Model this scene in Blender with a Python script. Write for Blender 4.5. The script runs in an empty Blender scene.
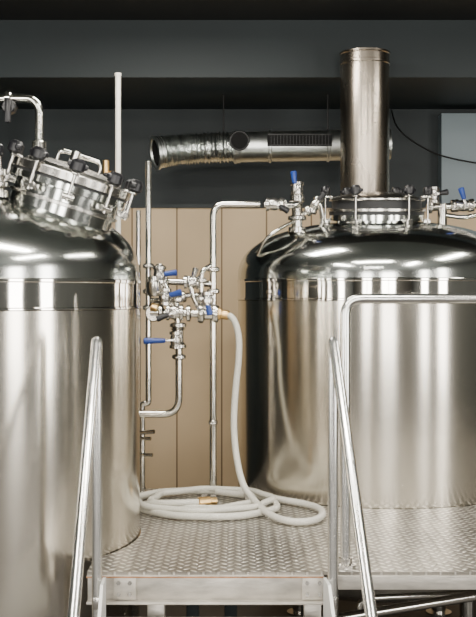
import bpy, bmesh, math
from mathutils import Vector, Matrix
V=Vector
# ------------------------------------------------------------ materials
def new_mat(name):
    m=bpy.data.materials.new(name); m.use_nodes=True
    return m, m.node_tree.nodes, m.node_tree.links, m.node_tree.nodes['Principled BSDF']
def mat(name,col,metal=0.0,rough=0.5,var=0.12,scale=6.0,bump=0.0,bscale=60.0,vscale=(1,1,1),rvar=0.0,aniso=0.0,arot=0.0,coat=0.0):
    m,N,L,b=new_mat(name)
    tc=N.new('ShaderNodeTexCoord'); mp=N.new('ShaderNodeMapping'); mp.inputs['Scale'].default_value=vscale
    L.new(tc.outputs['Object'],mp.inputs['Vector'])
    n=N.new('ShaderNodeTexNoise'); n.inputs['Scale'].default_value=scale; n.inputs['Detail'].default_value=5
    L.new(mp.outputs['Vector'],n.inputs['Vector'])
    r=N.new('ShaderNodeValToRGB'); r.color_ramp.elements[0].position=.3; r.color_ramp.elements[1].position=.7
    r.color_ramp.elements[0].color=[c*(1-var) for c in col]+[1]
    r.color_ramp.elements[1].color=[min(1,c*(1+var)) for c in col]+[1]
    L.new(n.outputs['Fac'],r.inputs['Fac']); L.new(r.outputs['Color'],b.inputs['Base Color'])
    b.inputs['Metallic'].default_value=metal; b.inputs['Roughness'].default_value=rough
    if rvar:
        mr=N.new('ShaderNodeMapRange'); mr.inputs['To Min'].default_value=max(.02,rough-rvar); mr.inputs['To Max'].default_value=rough+rvar
        L.new(n.outputs['Fac'],mr.inputs['Value']); L.new(mr.outputs['Result'],b.inputs['Roughness'])
    if bump:
        n2=N.new('ShaderNodeTexNoise'); n2.inputs['Scale'].default_value=bscale; L.new(mp.outputs['Vector'],n2.inputs['Vector'])
        bp=N.new('ShaderNodeBump'); bp.inputs['Strength'].default_value=bump; bp.inputs['Distance'].default_value=.01
        L.new(n2.outputs['Fac'],bp.inputs['Height']); L.new(bp.outputs['Normal'],b.inputs['Normal'])
    if aniso:
        b.inputs['Anisotropic'].default_value=aniso; b.inputs['Anisotropic Rotation'].default_value=arot
        t=N.new('ShaderNodeTangent'); t.direction_type='RADIAL'; t.axis='Z'; L.new(t.outputs['Tangent'],b.inputs['Tangent'])
    if coat: b.inputs['Coat Weight'].default_value=coat
    return m
M={}
M['brushed']=mat('brushed_stainless',(.72,.675,.595),1,.20,.03,1.5,.05,1.3,(1,1,.4),.03,.78,.25)
M['polished']=mat('polished_stainless',(.62,.64,.61),1,.14,.04,3.0,.04,2.5,(1,1,1),.03)
M['mirror']=mat('mirror_band',(.80,.77,.72),1,.06,.04,4.0,.06,5)
M['pipe']=mat('pipe_stainless',(.66,.64,.59),1,.16,.05,12,.0,20,(1,1,1),.03)
M['rail']=mat('handrail_stainless',(.76,.75,.72),1,.24,.04,8,.0,80,(1,1,1),.02)
M['stack']=mat('stack_steel',(.46,.40,.33),1,.27,.20,5,.03,8,(1,1,.4),.06)
M['galv']=mat('galvanised_duct',(.66,.69,.67),1,.33,.16,10,.08,9,(1,1,1),.08)
M['foil']=mat('foil_flex_duct',(.72,.75,.73),1,.24,.10,14,.5,26,(1,1,1),.06)
M['cast']=mat('cast_fitting',(.58,.56,.52),1,.24,.12,30,.0,60)
M['black']=mat('black_plastic',(.008,.008,.010),0,.35,.2,20)
M['rubber']=mat('black_gasket',(.012,.013,.014),0,.5,.2,20)
M['blue']=mat('blue_grip',(.010,.040,.22),0,.35,.15,20)
M['brass']=mat('brass',(.78,.52,.22),1,.3,.1,30)
M['hose']=mat('braided_hose',(.56,.545,.48),0,.36,.12,160,.35,260,(1,1,1),.03,coat=.25)
M['white']=mat('pale_plastic_pipe',(.62,.60,.54),0,.4,.05,20)
M['wall']=mat('dark_painted_wall',(.019,.027,.029),0,.6,.12,1.5,.05,40)
M['soffit']=mat('dark_soffit_paint',(.016,.024,.026),0,.6,.12,1.2,.05,40)
M['ceil']=mat('ceiling_black',(.004,.005,.005),0,.8,.2,2)
M['ceil2']=mat('ceiling_bounce_grey',(.085,.10,.097),0,.8,.1,2)  # lighter grey added on the unseen near ceiling to brighten the domes
M['grey']=mat('blue_grey_panel',(.25,.31,.34),0,.5,.08,2)
M['floor']=mat('floor_concrete',(.05,.045,.04),0,.6,.3,3,.1,20)
M['side']=mat('side_wall_paint',(.04,.045,.042),0,.7,.1,2)
M['front']=mat('front_wall_plaster',(.12,.115,.10),0,.7,.1,2)
M['steelp']=mat('painted_channel',(.50,.47,.42),.6,.4,.25,9,.1,40,(1,1,3))
M['rust']=mat('rusty_edge',(.30,.15,.07),.2,.6,.4,20)
M['stringer']=mat('stringer_paint',(.62,.62,.60),.2,.4,.06,8)
M['cable']=mat('cable_black',(.006,.006,.006),0,.5)
M['dark']=mat('dark_interior',(.003,.003,.003),0,.9)
M['grille']=mat('grille_steel',(.05,.05,.05),.8,.45,.1,20)
def tan_mat():
    m,N,L,b=new_mat('tan_wall_panels')
    tc=N.new('ShaderNodeTexCoord'); mp=N.new('ShaderNodeMapping'); mp.inputs['Rotation'].default_value=(math.radians(90),0,0)
    mp.inputs['Location'].default_value=(1.62,2.5,0)
    L.new(tc.outputs['Object'],mp.inputs['Vector'])
    br=N.new('ShaderNodeTexBrick'); br.inputs['Scale'].default_value=1; br.inputs['Brick Width'].default_value=.33; br.inputs['Row Height'].default_value=5
    br.inputs['Mortar Size'].default_value=.006; br.offset=0
    br.inputs['Color1'].default_value=(.86,.65,.40,1); br.inputs['Color2'].default_value=(.76,.565,.335,1); br.inputs['Mortar'].default_value=(.28,.18,.09,1)
    L.new(mp.outputs['Vector'],br.inputs['Vector'])
    n=N.new('ShaderNodeTexNoise'); n.inputs['Scale'].default_value=2.5; n.inputs['Detail'].default_value=6; L.new(tc.outputs['Object'],n.inputs['Vector'])
    mx=N.new('ShaderNodeMix'); mx.data_type='RGBA'; mx.blend_type='MULTIPLY'; mx.inputs[0].default_value=.25
    L.new(br.outputs['Color'],mx.inputs[6])
    bw=N.new('ShaderNodeRGBToBW'); L.new(n.outputs['Color'],bw.inputs[0]); L.new(bw.outputs[0],mx.inputs[7])
    L.new(mx.outputs[2],b.inputs['Base Color']); b.inputs['Roughness'].default_value=.55
    return m
M['tan']=tan_mat()
def tread_mat():
    m,N,L,b=new_mat('checker_plate')
    def math_(op,a,c=None):
        n=N.new('ShaderNodeMath'); n.operation=op
        for i,v in enumerate((a,c)):
            if v is None: continue
            if isinstance(v,(int,float)): n.inputs[i].default_value=v
            else: L.new(v,n.inputs[i])
        return n.outputs[0]
    tc=N.new('ShaderNodeTexCoord'); mp=N.new('ShaderNodeMapping')
    mp.inputs['Location'].default_value=(200,200,0)
    mp.inputs['Rotation'].default_value=(0,0,math.radians(45)); mp.inputs['Scale'].default_value=(24,24,24)
    L.new(tc.outputs['Object'],mp.inputs['Vector'])
    sp=N.new('ShaderNodeSeparateXYZ'); L.new(mp.outputs['Vector'],sp.inputs[0])
    fx=math_('FLOOR',sp.outputs[0]); fy=math_('FLOOR',sp.outputs[1])
    rx=math_('SUBTRACT',math_('SUBTRACT',sp.outputs[0],fx),.5); ry=math_('SUBTRACT',math_('SUBTRACT',sp.outputs[1],fy),.5)
    par=math_('ABSOLUTE',math_('MODULO',math_('ADD',fx,fy),2.0))
    def ell(a,c): return math_('ADD',math_('POWER',math_('ABSOLUTE',math_('DIVIDE',a,.52)),1.5),math_('POWER',math_('ABSOLUTE',math_('DIVIDE',c,.20)),2))
    e1=ell(rx,ry); e2=ell(ry,rx)
    e=math_('ADD',math_('MULTIPLY',e1,par),math_('MULTIPLY',e2,math_('SUBTRACT',1.0,par)))
    mr=N.new('ShaderNodeMapRange'); mr.inputs['From Min'].default_value=.3; mr.inputs['From Max'].default_value=1.1; mr.inputs['To Min'].default_value=1; mr.inputs['To Max'].default_value=0
    L.new(e,mr.inputs['Value'])
    bp=N.new('ShaderNodeBump'); bp.inputs['Strength'].default_value=1; bp.inputs['Distance'].default_value=.012
    L.new(mr.outputs[0],bp.inputs['Height']); L.new(bp.outputs['Normal'],b.inputs['Normal'])
    n=N.new('ShaderNodeTexNoise'); n.inputs['Scale'].default_value=3; n.inputs['Detail'].default_value=6; L.new(tc.outputs['Object'],n.inputs['Vector'])
    r=N.new('ShaderNodeValToRGB'); r.color_ramp.elements[0].position=.3; r.color_ramp.elements[1].position=.7
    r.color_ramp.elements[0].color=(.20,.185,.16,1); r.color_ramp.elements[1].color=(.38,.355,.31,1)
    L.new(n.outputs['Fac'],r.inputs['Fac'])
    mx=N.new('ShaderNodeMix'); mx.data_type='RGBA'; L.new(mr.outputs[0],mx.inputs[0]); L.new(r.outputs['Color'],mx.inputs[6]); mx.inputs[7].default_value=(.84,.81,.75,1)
    L.new(mx.outputs[2],b.inputs['Base Color'])
    b.inputs['Metallic'].default_value=.85; b.inputs['Roughness'].default_value=.34
    return m
M['tread']=tread_mat()

# ------------------------------------------------------------ geometry collector
class Thing:
    def __init__(s,name,loc=(0,0,0)):
        s.name=name; s.loc=V(loc); s.parts={}
    def bm(s,part,m):
        k=(part,m)
        if k not in s.parts: s.parts[k]=bmesh.new()
        return s.parts[k]
    def done(s,single=False,ang=35):
        e=bpy.data.objects.new(s.name,None); bpy.context.collection.objects.link(e); e.location=s.loc; e.empty_display_size=.1
        out=[]
        for (p,m),b in s.parts.items():
            bmesh.ops.recalc_face_normals(b,faces=b.faces)
            for f in b.faces: f.smooth=True
            me=bpy.data.meshes.new(p); b.to_mesh(me); b.free()
            for v in me.vertices: v.co-=s.loc
            me.materials.append(M[m]); me.set_sharp_from_angle(angle=math.radians(ang))
            o=bpy.data.objects.new(p,me); bpy.context.collection.objects.link(o); o.parent=e; out.append(o)
        return e,out
def frame(axis):
    a=V(axis).normalized(); h=V((0,0,1)) if abs(a.z)<.9 else V((1,0,0))
    x=h.cross(a).normalized(); y=a.cross(x); return x,y,a
def lathe(b,prof,c=(0,0,0),axis=(0,0,1),seg=48):
    x,y,a=frame(axis); c=V(c); rings=[]
    for r,z in prof:
        if r<1e-6: rings.append([b.verts.new(c+a*z)])
        else: rings.append([b.verts.new(c+a*z+(x*math.cos(t)+y*math.sin(t))*r) for t in [2*math.pi*i/seg for i in range(seg)]])
    for A,B in zip(rings,rings[1:]):
        for i in range(seg):
            j=(i+1)%seg
            if len(A)==1 and len(B)==1: continue
            if len(A)==1: b.faces.new((A[0],B[i],B[j]))
            elif len(B)==1: b.faces.new((A[i],A[j],B[0]))
            else: b.faces.new((A[i],A[j],B[j],B[i]))
def cyl(b,p0,p1,r,r2=None,seg=24,bev=.0):
    p0=V(p0);p1=V(p1);h=(p1-p0).length; r2=r if r2 is None else r2
    if bev: prof=[(0,0),(r-bev,0),(r,bev),(r2,h-bev),(r2-bev,h),(0,h)]
    else: prof=[(0,0),(r,0),(r2,h),(0,h)]
    lathe(b,prof,p0,p1-p0,seg)
def box(b,c,s,rot=None,bev=0):
    r=bmesh.ops.create_cube(b,size=1); vs=r['verts']
    mt=Matrix.Translation(V(c))@(rot.to_4x4() if rot else Matrix.Identity(4))@Matrix.Diagonal((s[0],s[1],s[2],1))
    bmesh.ops.transform(b,matrix=mt,verts=vs)
    if bev:
        es=list({e for v in vs for e in v.link_edges}); bmesh.ops.bevel(b,geom=es,offset=bev,segments=2,affect='EDGES',profile=.5)
def fillet(pts,rad,n=8):
    pts=[V(p) for p in pts]; out=[pts[0]]
    for i in range(1,len(pts)-1):
        p=pts[i]; d0=(pts[i-1]-p); d1=(pts[i+1]-p); l=min(rad,d0.length*.49,d1.length*.49)
        ang=d0.angle(d1); 
        if ang>math.pi-.02: out.append(p); continue
        a=p+d0.normalized()*l; c=p+d1.normalized()*l
        for k in range(n+1):
            t=k/n; out.append(a*(1-t)**2+p*2*t*(1-t)+c*t*t)
    out.append(pts[-1]); return out
def sweep(b,pts,r,seg=16,caps=True):
    pts=[V(p) for p in pts]; rings=[]; n=len(pts)
    rf=r if callable(r) else (lambda i:r)
    t=(pts[1]-pts[0]).normalized(); x,y,_=frame(t)
    for i,p in enumerate(pts):
        if i==0: tn=(pts[1]-pts[0]).normalized()
        elif i==n-1: tn=(pts[-1]-pts[-2]).normalized()
        else: tn=((pts[i+1]-p).normalized()+(p-pts[i-1]).normalized()).normalized()
        q=t.rotation_difference(tn); x=q@x; y=q@y; t=tn
        rings.append([b.verts.new(p+(x*math.cos(a)+y*math.sin(a))*rf(i)) for a in [2*math.pi*k/seg for k in range(seg)]])
    for A,B in zip(rings,rings[1:]):
        for i in range(seg): b.faces.new((A[i],A[(i+1)%seg],B[(i+1)%seg],B[i]))
    if caps: b.faces.new(rings[0][::-1]); b.faces.new(rings[-1])
def tube(b,pts,r,bend=.06,seg=16): sweep(b,fillet(pts,bend),r,seg)
def smooth(pts,n=10):
    pts=[V(p) for p in pts]; P=[pts[0]]+pts+[pts[-1]]; out=[]
    for i in range(1,len(P)-2):
        a,c,d,e=P[i-1],P[i],P[i+1],P[i+2]
        for k in range(n):
            t=k/n; out.append(.5*((2*c)+(d-a)*t+(2*a-5*c+4*d-e)*t*t+(3*c-a-3*d+e)*t**3))
    out.append(pts[-1]); return out
def torus(b,c,axis,R,r,seg=48,s2=12):
    x,y,a=frame(axis); c=V(c); rings=[]
    for i in range(seg):
        t=2*math.pi*i/seg; d=x*math.cos(t)+y*math.sin(t)
        rings.append([b.verts.new(c+d*(R+r*math.cos(u))+a*r*math.sin(u)) for u in [2*math.pi*k/s2 for k in range(s2)]])
    for i in range(seg):
        A=rings[i];B=rings[(i+1)%seg]
        for k in range(s2): b.faces.new((A[k],A[(k+1)%s2],B[(k+1)%s2],B[k]))
# fittings
def clamp(T,p,axis,r,part='tri_clamps',wing=(0,-1,0)):
    b=T.bm(part,'cast'); a=V(axis).normalized(); p=V(p)
    R=r*1.75; w=.011
    lathe(b,[(r,-w*1.4),(R*.9,-w),(R,-w*.7),(R,w*.7),(R*.9,w),(r,w*1.4)],p,a,28)
    wv=V(wing); wv=(wv-a*wv.dot(a)).normalized()
    cyl(b,p+wv*R*.9,p+wv*(R+.028),.005,seg=10)
    s=a.cross(wv)
    q=Matrix((s,wv,a)).transposed()
    box(b,p+wv*(R+.02),(.034,.012,.008),q,.002)
def valve(T,p,axis,r,hdir,hl=.10,stem=(0,-1,0),grip='blue'):
    b=T.bm('valve_bodies','cast'); a=V(axis).normalized(); p=V(p); st=V(stem).normalized()
    lathe(b,[(r,-.05),(r*1.7,-.045),(r*1.7,-.03),(r*1.35,-.026),(r*1.6,0),(r*1.35,.026),(r*1.7,.03),(r*1.7,.045),(r,.05)],p,a,24)
    cyl(b,p,p+st*(r*1.6+.03),r*.55,seg=16,bev=.002)
    top=p+st*(r*1.6+.034); h=V(hdir).normalized()
    cyl(b,top-st*.004,top+st*.008,r*.45,seg=6)
    q=Matrix((h,st.cross(h),st)).transposed()
    box(b,top+h*hl*.3,(hl*.7,.012,.005),q,.001)
    g=T.bm('valve_grips',grip); 
    cyl(g,top+h*hl*.30,top+h*hl,.013,.018,seg=14,bev=.005)

# ------------------------------------------------------------ room
PZ=.9
def slab(name,c,s,m):
    b=bmesh.new(); box(b,(0,0,0),s); me=bpy.data.meshes.new(name); b.to_mesh(me); b.free(); me.materials.append(M[m])
    o=bpy.data.objects.new(name,me); o.location=c; bpy.context.collection.objects.link(o); return o
slab('floor',(0,1.6,-.05),(9,13.4,.1),'floor')
slab('ceiling',(0,7.2,3.80),(9,2.2,.1),'ceil')
slab('ceiling.001',(0,.5,3.80),(9,11.2,.1),'ceil2')
slab('wall_back',(0,8.25,1.9),(9,.1,3.8),'wall')
slab('wall_left',(-4.45,1.6,1.9),(.1,13.3,3.8),'side')
slab('wall_right',(4.45,1.6,1.9),(.1,13.3,3.8),'side')
slab('wall_front',(0,-5.05,1.9),(9,.1,3.8),'front')
slab('ceiling_soffit',(0,7.6,3.5675),(8.8,1.2,.365),'soffit')
slab('wall_cladding',(1.5,8.15,1.32),(5.8,.1,2.64),'tan')
slab('trim_1',(1.5,8.14,2.655),(5.8,.12,.03),'soffit')
slab('wall_panel',(2.3,8.12,3.0),(1.62,.14,.66),'grey')
T=Thing('structural_column',(-1.70,7.0,0)); b=T.bm('column_shaft','wall')
box(b,(-1.72,6.86,1.87),(.16,.16,3.74),None,.01); T.done()

# ------------------------------------------------------------ tanks
def dome_z(r,R,h,n=2.4): return h*(max(0,1-(r/R)**n))**(1/n)
def tank_shell(T,cx,cy,R,zb,h,band):
    c=(cx,cy,0)
    b=T.bm('shell','brushed')
    lathe(b,[(0,.30),(R*.5,.33),(R*.85,.38),(R*.97,.43),(R,.50),(R,zb-band-.004)],c,seg=160)
    b=T.bm('polished_band','mirror')
    z0=zb-band
    lathe(b,[(R-.004,z0-.004),(R+.006,z0),(R+.006,z0+.006),(R+.002,z0+.010),(R+.002,zb-.012),(R+.007,zb-.008),(R+.007,zb+.002),(R,zb+.006)],c,seg=160)
    b=T.bm('dome','polished')
    pr=[(R,zb),(R,zb+.02)]
    for i in range(1,40):
        t=math.pi/2*i/40; r=R*math.cos(t)**(1/1.2) ; pr.append((r,zb+.02+dome_z(r,R,h-.02)))
    pr.append((0,zb+h)); lathe(b,pr,c,seg=160)
    b=T.bm('legs','pipe')
    for k in range(4):
        a=math.radians(45+90*k); x=cx+math.cos(a)*R*.75; y=cy+math.sin(a)*R*.75
        cyl(b,(x,y,.01),(x,y,.40),.045); cyl(b,(x,y,0),(x,y,.012),.08)
# ---- left tank
LX,LY,R=-1.28,5.06,.825
T=Thing('brewing_tank',(LX,LY,0))
tank_shell(T,LX,LY,R,2.062,.385,.122)
# tilted manway
ax=V((math.sin(math.radians(18)),-.04,math.cos(math.radians(18)))).normalized()
mc=V((-.765,4.90,2.44))
b=T.bm('manway_neck','polished')
lathe(b,[(.235,-.16),(.235,.02),(.262,.024),(.262,.052),(.2,.052)],mc,ax,72)
b=T.bm('manway_lid','cast')
lathe(b,[(.2,.062),(.262,.062),(.268,.066),(.268,.098),(.258,.102),(.225,.105),(.215,.118),(.12,.14),(0,.148)],mc,ax,72)
lathe(b,[(.238,-.045),(.248,-.042),(.248,-.03),(.238,-.027)],mc,ax,72)
b=T.bm('manway_gasket','rubber'); lathe(b,[(.2,.05),(.257,.052),(.257,.063),(.2,.064)],mc,ax,72)
x,y,a=frame(ax)
for k in range(10):
    t=2*math.pi*(k+.3)/10; d=x*math.cos(t)+y*math.sin(t); q=mc+d*.285
    b=T.bm('swing_bolts','cast'); cyl(b,q+a*-.02,q+a*.13,.008,seg=12); cyl(b,q-d.cross(a)*.025+a*.0,q+d.cross(a)*.025+a*.0,.011,seg=12)
    qm=Matrix((d,a.cross(d),a)).transposed(); box(b,mc+d*.268+a*.0,(.04,.05,.03),qm,.004); box(b,mc+d*.272+a*.104,(.05,.034,.012),qm,.003)
    b=T.bm('clamp_knobs','black'); lathe(b,[(0,.108),(.020,.108),(.034,.118),(.034,.150),(.022,.164),(0,.166)],q,a,12)
    box(b,q+a*.138,(.026,.09,.024),qm,.007)
b=T.bm('lid_handle','pipe')
tube(b,[mc+a*.12+y*-.1-x*.05,mc+a*.19-y*.1-x*.05,mc+a*.19+y*.1-x*.05,mc+a*.12+y*.1-x*.05],.009,.03)
cyl(b,mc+a*.12+x*.10,mc+a*.20+x*.10,.02); 
# pipework on dome left
b=T.bm('vent_pipe','pipe')
tube(b,[(-1.24,5.3,2.40),(-1.24,5.3,2.945),(-.958,5.3,2.945),(-.958,5.3,2.36)],.02,.07)
cyl(b,(-1.12,5.3,2.945),(-1.09,5.3,2.945),.036,bev=.004); cyl(b,(-.958,5.3,2.70),(-.958,5.3,2.74),.034,bev=.004)
clamp(T,(-.958,5.3,2.62),(0,0,1),.02); clamp(T,(-1.24,5.3,2.62),(0,0,1),.02)
b=T.bm('vent_cock','black'); cyl(b,(-1.095,5.3,2.90),(-1.095,5.24,2.90),.035,seg=8,bev=.006); box(b,(-1.095,5.235,2.88),(.03,.02,.12),None,.008)
b=T.bm('safety_valve','cast')
lathe(b,[(.05,0),(.05,.03),(.03,.035),(.03,.09),(.045,.095),(.045,.12),(.02,.13),(.02,.19),(0,.195)],(-1.04,4.75,2.42),(0,0,1),24)
clamp(T,(-1.04,4.75,2.475),(0,0,1),.03)
b=T.bm('valve_cap','black'); cyl(b,(-1.04,4.75,2.60),(-1.04,4.75,2.65),.028,seg=10,bev=.005)
T.done()
# ---- right tank
RX,RY=.825,6.48
T=Thing('brewing_tank',(RX,RY,0))
tank_shell(T,RX,RY,R,2.085,.345,.112)
mc=V((.79,6.28,2.37)); a=V((0,-.07,1)).normalized()
b=T.bm('manway_neck','polished')
lathe(b,[(.245,-.12),(.245,.0),(.235,.01),(.235,.05),(.272,.055),(.272,.085),(.2,.085)],mc,a,80)
b=T.bm('manway_gasket','rubber'); lathe(b,[(.2,.083),(.270,.085),(.270,.104),(.2,.104)],mc,a,80)
lathe(b,[(.254,.120),(.254,.168),(.2,.168)],mc,a,80)
b=T.bm('manway_lid','cast')
lathe(b,[(.2,.104),(.275,.104),(.278,.107),(.278,.12),(.25,.125)],mc,a,80)
lathe(b,[(.25,.164),(.268,.166),(.272,.170),(.272,.178),(.262,.184),(.2,.20),(.1,.215),(0,.22)],mc,a,80)
x,y,a=frame(a)
for k in range(6):
    t=2*math.pi*(k+.5)/6; d=x*math.cos(t)+y*math.sin(t); q=mc+d*.292
    qm=Matrix((d,a.cross(d),a)).transposed()
    b=T.bm('swing_bolts','cast'); cyl(b,q+a*.03,q+a*.225,.006,seg=12)
    box(b,mc+d*.285+a*.05,(.04,.045,.03),qm,.004); box(b,mc+d*.28+a*.19,(.055,.03,.012),qm,.003)
    b=T.bm('clamp_knobs','black'); lathe(b,[(0,.196),(.018,.196),(.028,.205),(.028,.235),(.018,.25),(0,.251)],q,a,12); box(b,q+a*.222,(.02,.084,.020),qm,.005)
# steam stack
b=T.bm('steam_stack','stack'); sc=(.78,6.765,0); rs=.15
lathe(b,[(rs,2.30),(rs,3.41),(rs+.004,3.415),(rs+.004,3.428),(rs,3.432),(rs,3.472),(rs+.006,3.477),(rs+.006,3.488),(rs-.012,3.488),(rs-.012,2.6)],sc,(0,0,1),72)
b=T.bm('stack_collar','polished'); lathe(b,[(rs,2.36),(rs+.03,2.365),(rs+.03,2.40),(rs+.004,2.41)],sc,(0,0,1),72)
# CIP inlet assembly on the dome's left
b=T.bm('cip_inlet','pipe')
cyl(b,(.33,6.15,2.33),(.33,6.15,2.52),.03); cyl(b,(.33,6.15,2.345),(.33,6.15,2.38),.05,bev=.005)
tube(b,[(.33,6.15,2.50),(.33,6.10,2.50),(.14,6.05,2.50)],.021,.03)
cyl(b,(.33,6.15,2.52),(.33,6.15,2.56),.04,bev=.004)
tube(b,[(.33,6.15,2.44),(.40,6.12,2.47),(.45,6.08,2.52),(.47,6.1,2.42),(.46,6.12,2.36)],.014,.03)
tube(b,[(.11,6.12,2.22),(.15,6.05,2.31),(.22,6.04,2.36),(.29,6.1,2.40),(.33,6.15,2.42)],.009,.05)
clamp(T,(.33,6.15,2.43),(0,0,1),.03); clamp(T,(.25,6.08,2.50),(1,.2,0),.021)
clamp(T,(.39,6.13,2.47),(1,0,.4),.018)
valve(T,(.14+.06,6.06,2.50),(1,0,0),.022,(1,0,-.6),.09,(0,-1,0),'black')
valve(T,(.33,6.15,2.585),(0,0,1),.022,(-.1,0,1),.10,(-.2,-1,0),'blue')
valve(T,(.43,6.12,2.50),(.5,0,.8),.018,(.6,0,.8),.08,(0,-1,0),'black')
# right-hand fittings
b=T.bm('vent_outlet','pipe')
cyl(b,(1.17,6.3,2.28),(1.17,6.3,2.52),.028); cyl(b,(1.17,6.3,2.31),(1.17,6.3,2.345),.05,bev=.005)
tube(b,[(1.08,6.3,2.50),(1.7,6.3,2.53)],.021,.03); tube(b,[(1.17,6.3,2.46),(1.28,6.25,2.44),(1.6,6.25,2.50)],.014,.03)
for X in (1.10,1.23,1.34): clamp(T,(X,6.3,2.502+(X-1.08)*.05),(1,0,.05),.021)
valve(T,(1.29,6.3,2.512),(1,0,0),.022,(-.3,0,1),.10,(0,-1,0),'blue')
valve(T,(1.12,6.28,2.57),(0,0,1),.018,(1,0,.2),.07,(0,-1,0),'black')
T.done()

# ------------------------------------------------------------ platform
T=Thing('steel_platform',(0,5.3,0))
b=T.bm('deck_plate','tread'); box(b,(1.1,5.31,PZ-.006),(3.4,1.88,.012)); b=T.bm('deck_plate_rear','tread'); box(b,(-1.7,5.68,PZ-.006),(2.2,1.14,.012))
e,parts=T.done()
def cut(o,cx,cy,r):
    b=bmesh.new(); cyl(b,(cx,cy,.2),(cx,cy,1.6),r,seg=160); me=bpy.data.meshes.new('c'); b.to_mesh(me); b.free()
    c=bpy.data.objects.new('c',me); bpy.context.collection.objects.link(c)
    bpy.context.view_layer.update()
    md=o.modifiers.new('hole','BOOLEAN'); md.operation='DIFFERENCE'; md.object=c; md.solver='EXACT'
    dg=bpy.context.evaluated_depsgraph_get(); me2=bpy.data.meshes.new_from_object(o.evaluated_get(dg))
    o.modifiers.clear(); o.data=me2; bpy.data.objects.remove(c)
bpy.context.view_layer.update()
cut(parts[0],LX,LY,R+.006); cut(parts[0],RX,RY,R+.006); cut(parts[1],LX,LY,R+.006)
T=Thing('platform_frame',(0,4.4,0))
b=T.bm('front_channel','steelp')
box(b,(-.13,4.395,.834),(.94,.012,.108),None,.002); box(b,(-.13,4.375,.779),(.94,.05,.010),None,.002); box(b,(-.13,4.375,.884),(.94,.05,.008),None,.002)
box(b,(1.58,4.395,.856),(2.42,.012,.064),None,.002); box(b,(1.58,4.38,.884),(2.42,.04,.006),None,.002)
for X,w in((-.45,1),(.3,1)): box(b,(X,4.383,.832),(.09,.012,.09),None,.002)
b=T.bm('rust_line','rust'); box(b,(-.13,4.3485,.8840),(.94,.003,.006))
b=T.bm('bolts','cast')
for X in (-.475,-.43,.275,.325):
    for z in (.81,.855): cyl(b,(X,4.38,z),(X,4.366,z),.009,seg=6)
b=T.bm('support_frame','steelp')
for X in (-.33,.30,1.95):
    box(b,(X,4.46,.42),(.07,.07,.84),None,.004)
b=T.bm('rear_supports_shaded','soffit')  # rear steel coloured dark to imitate the shade below the deck
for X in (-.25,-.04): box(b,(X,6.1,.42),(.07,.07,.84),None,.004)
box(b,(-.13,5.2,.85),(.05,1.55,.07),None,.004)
T.done()
# drain pipes under the deck
T=Thing('drain_pipe',(1,4.9,0)); b=T.bm('pipe_runs','pipe')
tube(b,[(.35,4.85,.02),(.35,4.85,.56),(2.2,4.85,.86)],.022,.08)
tube(b,[(.55,5.0,.02),(.55,5.0,.62),(2.2,5.0,.70)],.016,.06)
T.done()

# ------------------------------------------------------------ stairs
T=Thing('access_stair',(-.07,3.9,0))
LT=V((-.551,4.30,0)); LB=V((-.525,3.30,0)); RT=V((.371,4.30,0)); RB=V((.452,3.30,0))
for nm,A,B in(('left',LT,LB),('right',RT,RB)):
    s=-1 if nm=='left' else 1
    off=V((-s*.025,0,0))
    b=T.bm('handrail_'+nm,'rail')
    tp=A+V((0,0,1.84)); bt=B+V((0,0,.66)); 
    tube(b,[A+V((0,0,.74)),tp,bt,B+V((0,0,.12))],.0205,.05,20)
    b=T.bm('stringer_'+nm,'stringer')
    t=.012
    def P(y,z,dx): 
        k=(A.y-y)/(A.y-B.y); return V((A.x+(B.x-A.x)*k+off.x+dx,y,z))
    out=[(4.343,.885),(4.343,.60),(3.62,0.0),(3.35,0.0),(3.35,.02),(4.23,.885)]
    lo=[b.verts.new(P(y,z,-t/2)) for y,z in out]; hi=[b.verts.new(P(y,z,t/2)) for y,z in out]
    b.faces.new(lo); b.faces.new(hi[::-1])
    for i in range(6): j=(i+1)%6; b.faces.new((lo[i],hi[i],hi[j],lo[j]))
    b=T.bm('post_brackets','cast'); box(b,(A.x-s*.008,4.30,.80),(.04,.05,.05),None,.004)
b=T.bm('treads','tread')
for i in range(4):
    z=.72-.18*i; y=4.22-.19*i; k=(4.30-y)/1.0
    xl=-.551+.026*k+.03; xr=.371+.081*k-.03
    box(b,((xl+xr)/2,y,z),(xr-xl,.22,.03),None,.004)
T.done()
# ------------------------------------------------------------ guard rail
T=Thing('guard_rail',(1.2,4.46,PZ)); b=T.bm('rail_tube','rail')
tube(b,[(.435,4.46,PZ+.01),(.435,4.46,1.985),(2.05,4.46,1.985),(2.05,4.46,PZ+.01)],.0205,.07,20)
b=T.bm('foot_flanges','cast')
for X in(.435,2.05):
    lathe(b,[(0,0),(.045,0),(.045,.01),(.028,.014),(.028,.035),(.02,.037)],(X,4.46,PZ),(0,0,1),28)
    for k in range(4):
        t=math.radians(45+90*k); cyl(b,(X+.036*math.cos(t),4.46+.036*math.sin(t),PZ+.008),(X+.036*math.cos(t),4.46+.036*math.sin(t),PZ+.018),.006,seg=6)
T.done()

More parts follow.
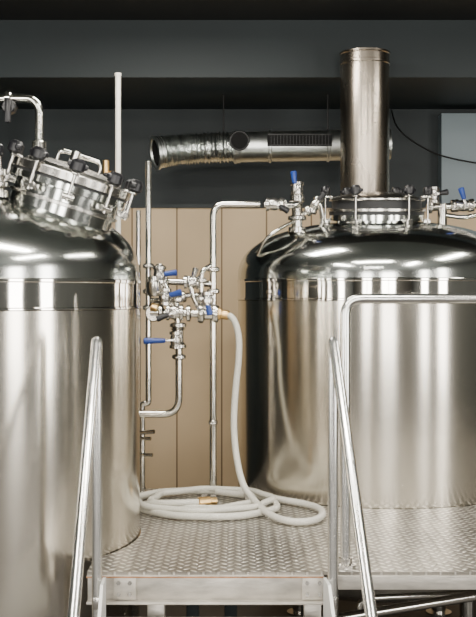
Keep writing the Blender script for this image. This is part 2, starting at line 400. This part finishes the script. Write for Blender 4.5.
# ------------------------------------------------------------ process pipework between the tanks
T=Thing('process_pipework',(-.3,6.05,PZ)); D=6.05
b=T.bm('pipe_runs','pipe')
tube(b,[(-.495,D+.03,2.74),(-.495,D+.03,1.40),(-.53,D+.03,1.40),(-.53,D+.03,PZ+.03)],.017,.03)
tube(b,[(-.555,D+.08,PZ+.02),(-.555,D+.08,2.47)],.014,.03)
tube(b,[(.12,6.06,2.50),(-.137,D,2.50),(-.137,D,.945)],.019,.07)
tube(b,[(-.137,D,.96),(-.137,D,.935),(-.19,D,.935)],.017,.03)
tube(b,[(-.325,D,1.75),(-.325,D,1.345),(-.54,D,1.345)],.020,.09)
tube(b,[(-.495,D+.03,2.08),(-.137,D,2.06)],.018,.02)
tube(b,[(-.48,D-.05,1.905),(-.09,D-.05,1.895)],.021,.02)
tube(b,[(-.40,D-.02,2.06),(-.33,D-.05,1.90)],.017,.02)
tube(b,[(-.43,D-.03,2.17),(-.43,D-.03,1.99),(-.33,D-.05,1.97),(-.33,D-.05,1.72)],.018,.05)
tube(b,[(-.27,D-.03,2.10),(-.25,D-.06,2.0),(-.2,D-.05,1.90)],.014,.05)
tube(b,[(-.495,D+.03,1.97),(-.40,D,1.97),(-.27,D-.02,2.0),(-.137,D,2.0)],.015,.03)
tube(b,[(-.20,D-.05,1.90),(-.20,D-.05,2.13),(-.137,D,2.17)],.013,.03)
tube(b,[(-.54,D+.02,1.12),(-.47,D,1.12)],.010,.02); tube(b,[(-.54,D+.02,1.21),(-.48,D,1.21)],.010,.02)
tube(b,[(-.54,D+.02,1.24),(-.46,D-.01,1.25)],.012,.02)
b=T.bm('foot_flanges','cast')
for X,Y in((-.137,D),(-.19,D),(-.53,D+.03),(-.555,D+.08)): lathe(b,[(0,0),(.035,0),(.035,.012),(.02,.018),(.02,.04),(0,.04)],(X,Y,PZ),(0,0,1),20)
for p,ax,r in [((-.495,D+.03,2.16),(0,0,1),.018),((-.495,D+.03,2.02),(0,0,1),.018),((-.495,D+.03,1.93),(0,0,1),.018),((-.43,D-.03,2.15),(0,0,1),.018),
    ((-.137,D,2.14),(0,0,1),.02),((-.137,D,2.02),(0,0,1),.02),((-.137,D,1.93),(0,0,1),.02),((-.42,D-.05,1.905),(1,0,0),.024),((-.27,D-.05,1.90),(1,0,0),.026),
    ((-.20,D-.05,1.90),(1,0,0),.026),((-.33,D-.05,1.975),(0,0,1),.022),((-.328,D-.04,1.835),(0,0,1),.026),((-.328,D-.03,1.72),(0,0,1),.026),((-.325,D,1.66),(0,0,1),.022),
    ((-.40,D+.01,2.075),(1,0,0),.02),((-.22,D+.0,2.065),(1,0,0),.02),((-.137,D,1.30),(0,0,1),.014),((-.30,D-.01,1.99),(1,0,.2),.018),((-.20,D-.05,2.08),(0,0,1),.016),((-.20,D-.05,1.98),(0,0,1),.016),((-.12,D-.05,1.895),(1,0,0),.026)]:
    clamp(T,p,ax,r)
lathe(T.bm('sight_glass_housing','cast'),[(.03,-.045),(.042,-.04),(.03,-.03),(.03,.03),(.042,.04),(.03,.045)],(-.328,D-.035,1.775),(0,0,1),28)
valve(T,(-.43,D-.03,2.11),(0,0,1),.022,(1,0,.12),.10,(0,-1,0))
valve(T,(-.40,D-.05,1.99),(0,0,1),.022,(.9,0,.25),.10,(0,-1,0))
valve(T,(-.17,D-.05,1.97),(0,0,1),.024,(.25,0,-1),.08,(0,-1,0))
valve(T,(-.34,D-.05,1.755),(0,0,1),.020,(-1,0,-.02),.17,(0,-1,0))
valve(T,(-.345,D-.05,1.905),(1,0,0),.026,(-.8,0,-.3),.10,(0,-1,0),'black')
valve(T,(-.25,D-.02,2.07),(1,0,0),.022,(.3,0,1),.08,(0,-1,0),'cast')
b=T.bm('pump_head','cast')
lathe(b,[(0,-.05),(.05,-.05),(.055,-.04),(.055,-.02),(.035,-.01),(.035,.03),(.05,.035),(.05,.05),(0,.055)],(-.17,D-.05,1.90),(1,0,0),30)
lathe(b,[(0,-.03),(.04,-.03),(.046,-.02),(.046,.02),(.04,.03),(0,.03)],(-.46,D-.03,1.90),(0,1,0),24)
lathe(b,[(0,-.06),(.028,-.055),(.04,-.03),(.04,.02),(.03,.03),(.03,.05),(0,.055)],(-.46,D-.06,2.05),(0,0,1),24)
b=T.bm('hose_coupling','brass')
lathe(b,[(0,-.04),(.034,-.04),(.034,-.008),(.026,0),(.026,.034),(.018,.044),(0,.044)],(-.088,D-.05,1.895),(1,0,-.15),18)
b=T.bm('brass_cap','brass'); cyl(b,(-.475,D-.06,1.94),(-.44,D-.06,1.925),.022,bev=.003)
T.done()
T=Thing('riser_pipe',(-.68,6.2,PZ)); b=T.bm('pipe','white')
tube(b,[(-.676,6.2,3.24),(-.676,6.2,PZ+.01)],.016); b=T.bm('cap','white'); cyl(b,(-.676,6.2,3.235),(-.676,6.2,3.25),.019)
b=T.bm('brackets','brass'); cyl(b,(-.74,6.2,2.66),(-.70,6.2,2.66),.04,bev=.004); cyl(b,(-.745,6.2,2.66),(-.745,6.2,2.76),.02,bev=.004)
T.done()

# ------------------------------------------------------------ hose
T=Thing('transfer_hose',(-.1,5.7,PZ)); b=T.bm('hose_tube','hose')
z=PZ+.022
path=[(-.050,5.99,1.890),(-.02,5.97,1.86),(.003,5.95,1.78),(.004,5.93,1.66),(-.012,5.92,1.50),(-.022,5.88,1.32),(-.010,5.82,1.16),(.025,5.72,1.02),(.085,5.58,.955),(.16,5.36,z+.006),
 (.25,5.24,z),(.35,5.25,z),(.41,5.38,z),(.41,5.55,z),(.34,5.68,z),(.22,5.80,z),(.09,5.95,z),(-.08,6.06,z)]
cx,cy=-.165,5.70
for k in range(1,46):
    t=math.radians(75+k*24); turn=k*24/360
    rr=.40-.052*turn+.012*math.sin(3.1*k)
    zz=z+max(0,min(1,(turn-.9)*3))*.020
    path.append((cx+rr*1.02*math.cos(t)+.03*math.sin(turn*4),cy+rr*.95*math.sin(t)+.02*math.cos(turn*3),zz))
sweep(b,smooth(path,6),.0175,14)
b2=T.bm('hose_tail','hose')
tail=[(-.52,5.62,z+.0),(-.42,5.50,z+.035),(-.30,5.46,z+.045),(-.19,5.50,z+.042)]
sweep(b2,smooth(tail,8),.0175,14)
b=T.bm('brass_coupling','brass'); cyl(b,(-.20,5.495,z+.042),(-.14,5.52,z+.042),.026,seg=14,bev=.004); cyl(b,(-.14,5.52,z+.042),(-.11,5.532,z+.042),.02,seg=14)
T.done()

# ------------------------------------------------------------ ventilation duct
T=Thing('ventilation_duct',(0,7.6,3.0)); dz=3.02; dy=7.6; r=.105
def ring(X,w=.012,h=.008): lathe(T.bm('duct_seams','galv'),[(r,-w),(r+h,-w*.5),(r+h,w*.5),(r,w)],(X,dy,dz+(X)*.02),(1,0,.02),48)
sweep(T.bm('duct_body','galv'),[(-.03,dy,dz),(.4,dy,dz+.008),(1.05,dy,dz+.021)],r,48)
fp=smooth([(-.03,dy,dz),(-.16,dy,dz-.003),(-.30,dy,dz-.010),(-.40,dy-.008,dz-.018),(-.48,dy-.025,dz-.030),(-.565,dy-.055,dz-.046)],22)
import random
random.seed(3); jit=[random.uniform(-.0035,.0035) for _ in fp]
sweep(T.bm('flexible_duct','foil'),fp,lambda i:r-.002+(.006 if i%4<2 else -.004)+jit[i],48,caps=False)
e0=V(fp[-1]); d0=(V(fp[-1])-V(fp[-3])).normalized()
lathe(T.bm('duct_end_collar','galv'),[(r-.012,-.05),(r+.004,-.045),(r+.004,-.012),(r+.013,-.008),(r+.013,.006),(r-.008,.008),(r-.012,.0),(r-.012,-.05)],e0,d0,48)
lathe(T.bm('duct_shade_plug','dark'),[(r-.014,-.004),(r-.014,-.10),(0,-.10)],e0,d0,48)  # near-black plug stands in for the shade inside the open duct
for X in (-.02,.22,.62): ring(X)
ring(.0,.02,.004)
b=T.bm('inspection_port','dark'); cyl(b,(.01,dy-r+.03,dz+.03),(.01,dy-r-.015,dz+.03),.06,seg=32)
torus(T.bm('port_rim','grille'),(.01,dy-r-.012,dz+.03),(0,1,0),.062,.007)
b=T.bm('grille','dark'); box(b,(.42,dy-r-.001,dz+.035),(.44,.03,.085),None,.004)
g=T.bm('grille_bars','grille')
for i in range(19): box(g,(.225+i*.0217,dy-r-.018,dz+.035),(.003,.006,.068))
for zz in (-.001,.072): box(g,(.42,dy-r-.018,dz+zz),(.43,.008,.005))
b=T.bm('hangers','cable')
for X in (-.1,.62): cyl(b,(X,dy,dz+.1),(X,dy,3.384),.006,seg=8)
T.done()
T=Thing('electric_cable',(1.2,7.9,3)); b=T.bm('cable','cable')
sweep(b,smooth([(1.13,8.10,3.36),(1.16,8.0,3.22),(1.28,7.95,3.10),(1.5,7.9,2.99),(1.9,7.9,2.93),(2.4,7.9,2.95),(2.45,8.03,2.95)],8),.006,8)
T.done()

# ------------------------------------------------------------ lights
def area(name,loc,rot,sx,sy,p,col=(1,.95,.86)):
    l=bpy.data.lights.new(name,'AREA'); l.shape='RECTANGLE'; l.size=sx; l.size_y=sy; l.energy=p*1.15; l.color=col
    o=bpy.data.objects.new(name,l); o.location=loc; o.rotation_euler=[math.radians(a) for a in rot]; bpy.context.collection.objects.link(o); return o
def lamp(x,y,length,p,alongx=True,z=3.66):
    T=Thing('ceiling_lamp',(x,y,z)); b=T.bm('housing','stringer'); s=(length+.06,.28,.06) if alongx else (.28,length+.06,.06)
    box(b,(x,y,z+.045),s,None,.01); T.done()
    area('lamp_tube',(x,y,z),(0,0,0),length if alongx else .22,.22 if alongx else length,p)
lamp(-1.6,2.6,1.5,85,False); lamp(.2,3.4,1.5,80,True); lamp(2.0,2.6,1.5,80,False); lamp(-.4,.2,1.5,70,True); lamp(2.6,5.0,1.4,45,False); lamp(-.4,5.6,.9,50,True)
def added_panel(i,wall,pos,w,p,h=2.2,zc=2.0):  # added lit panels with frames, out of view, to streak and brighten the tanks
    T=Thing('added_panel_%d'%i,(0,0,0)); b=T.bm('frame','soffit')
    if wall=='front':
        for dx in(-w/2-.04,0,w/2+.04): box(b,(pos+dx,-4.95,zc),(.07,.08,h+.1))
        for s in(-1,1): box(b,(pos,-4.95,zc+s*(h/2+.03)),(w+.15,.08,.07))
        area('added_panel_light',(pos,-4.97,zc),(90,0,0),w,h,p,(1,.96,.9))
    else:
        X=-4.36 if wall=='left' else 4.36
        for dx in(-w/2-.04,w/2+.04): box(b,(X,pos+dx,zc),(.08,.07,h+.1))
        for s in(-1,1): box(b,(X,pos,zc+s*(h/2+.03)),(.08,w+.15,.07))
        area('added_panel_light',(X*1.0045,pos,zc),(90,0,-90 if wall=='left' else 90),w,h,p,(1,.96,.9))
    T.done()
added_panel(1,'front',-2.3,1.3,140); added_panel(2,'front',.9,1.9,240)
added_panel(3,'right',2.2,.9,95); added_panel(4,'right',-.6,1.5,180)
added_panel(5,'left',1.6,.7,70); added_panel(6,'left',-1.2,1.2,140)
w=bpy.data.worlds.new('world'); bpy.context.scene.world=w; w.use_nodes=True
w.node_tree.nodes['Background'].inputs[0].default_value=(.5,.55,.6,1); w.node_tree.nodes['Background'].inputs[1].default_value=.1

# ------------------------------------------------------------ camera
cd=bpy.data.cameras.new('camera'); c=bpy.data.objects.new('camera',cd); bpy.context.collection.objects.link(c)
cd.sensor_fit='HORIZONTAL'; cd.sensor_width=36; cd.lens=36*1100/476; cd.shift_y=-13.5/476; cd.clip_start=.05
c.location=(0,0,2.0); c.rotation_euler=(math.radians(90),0,0)
bpy.context.scene.camera=c
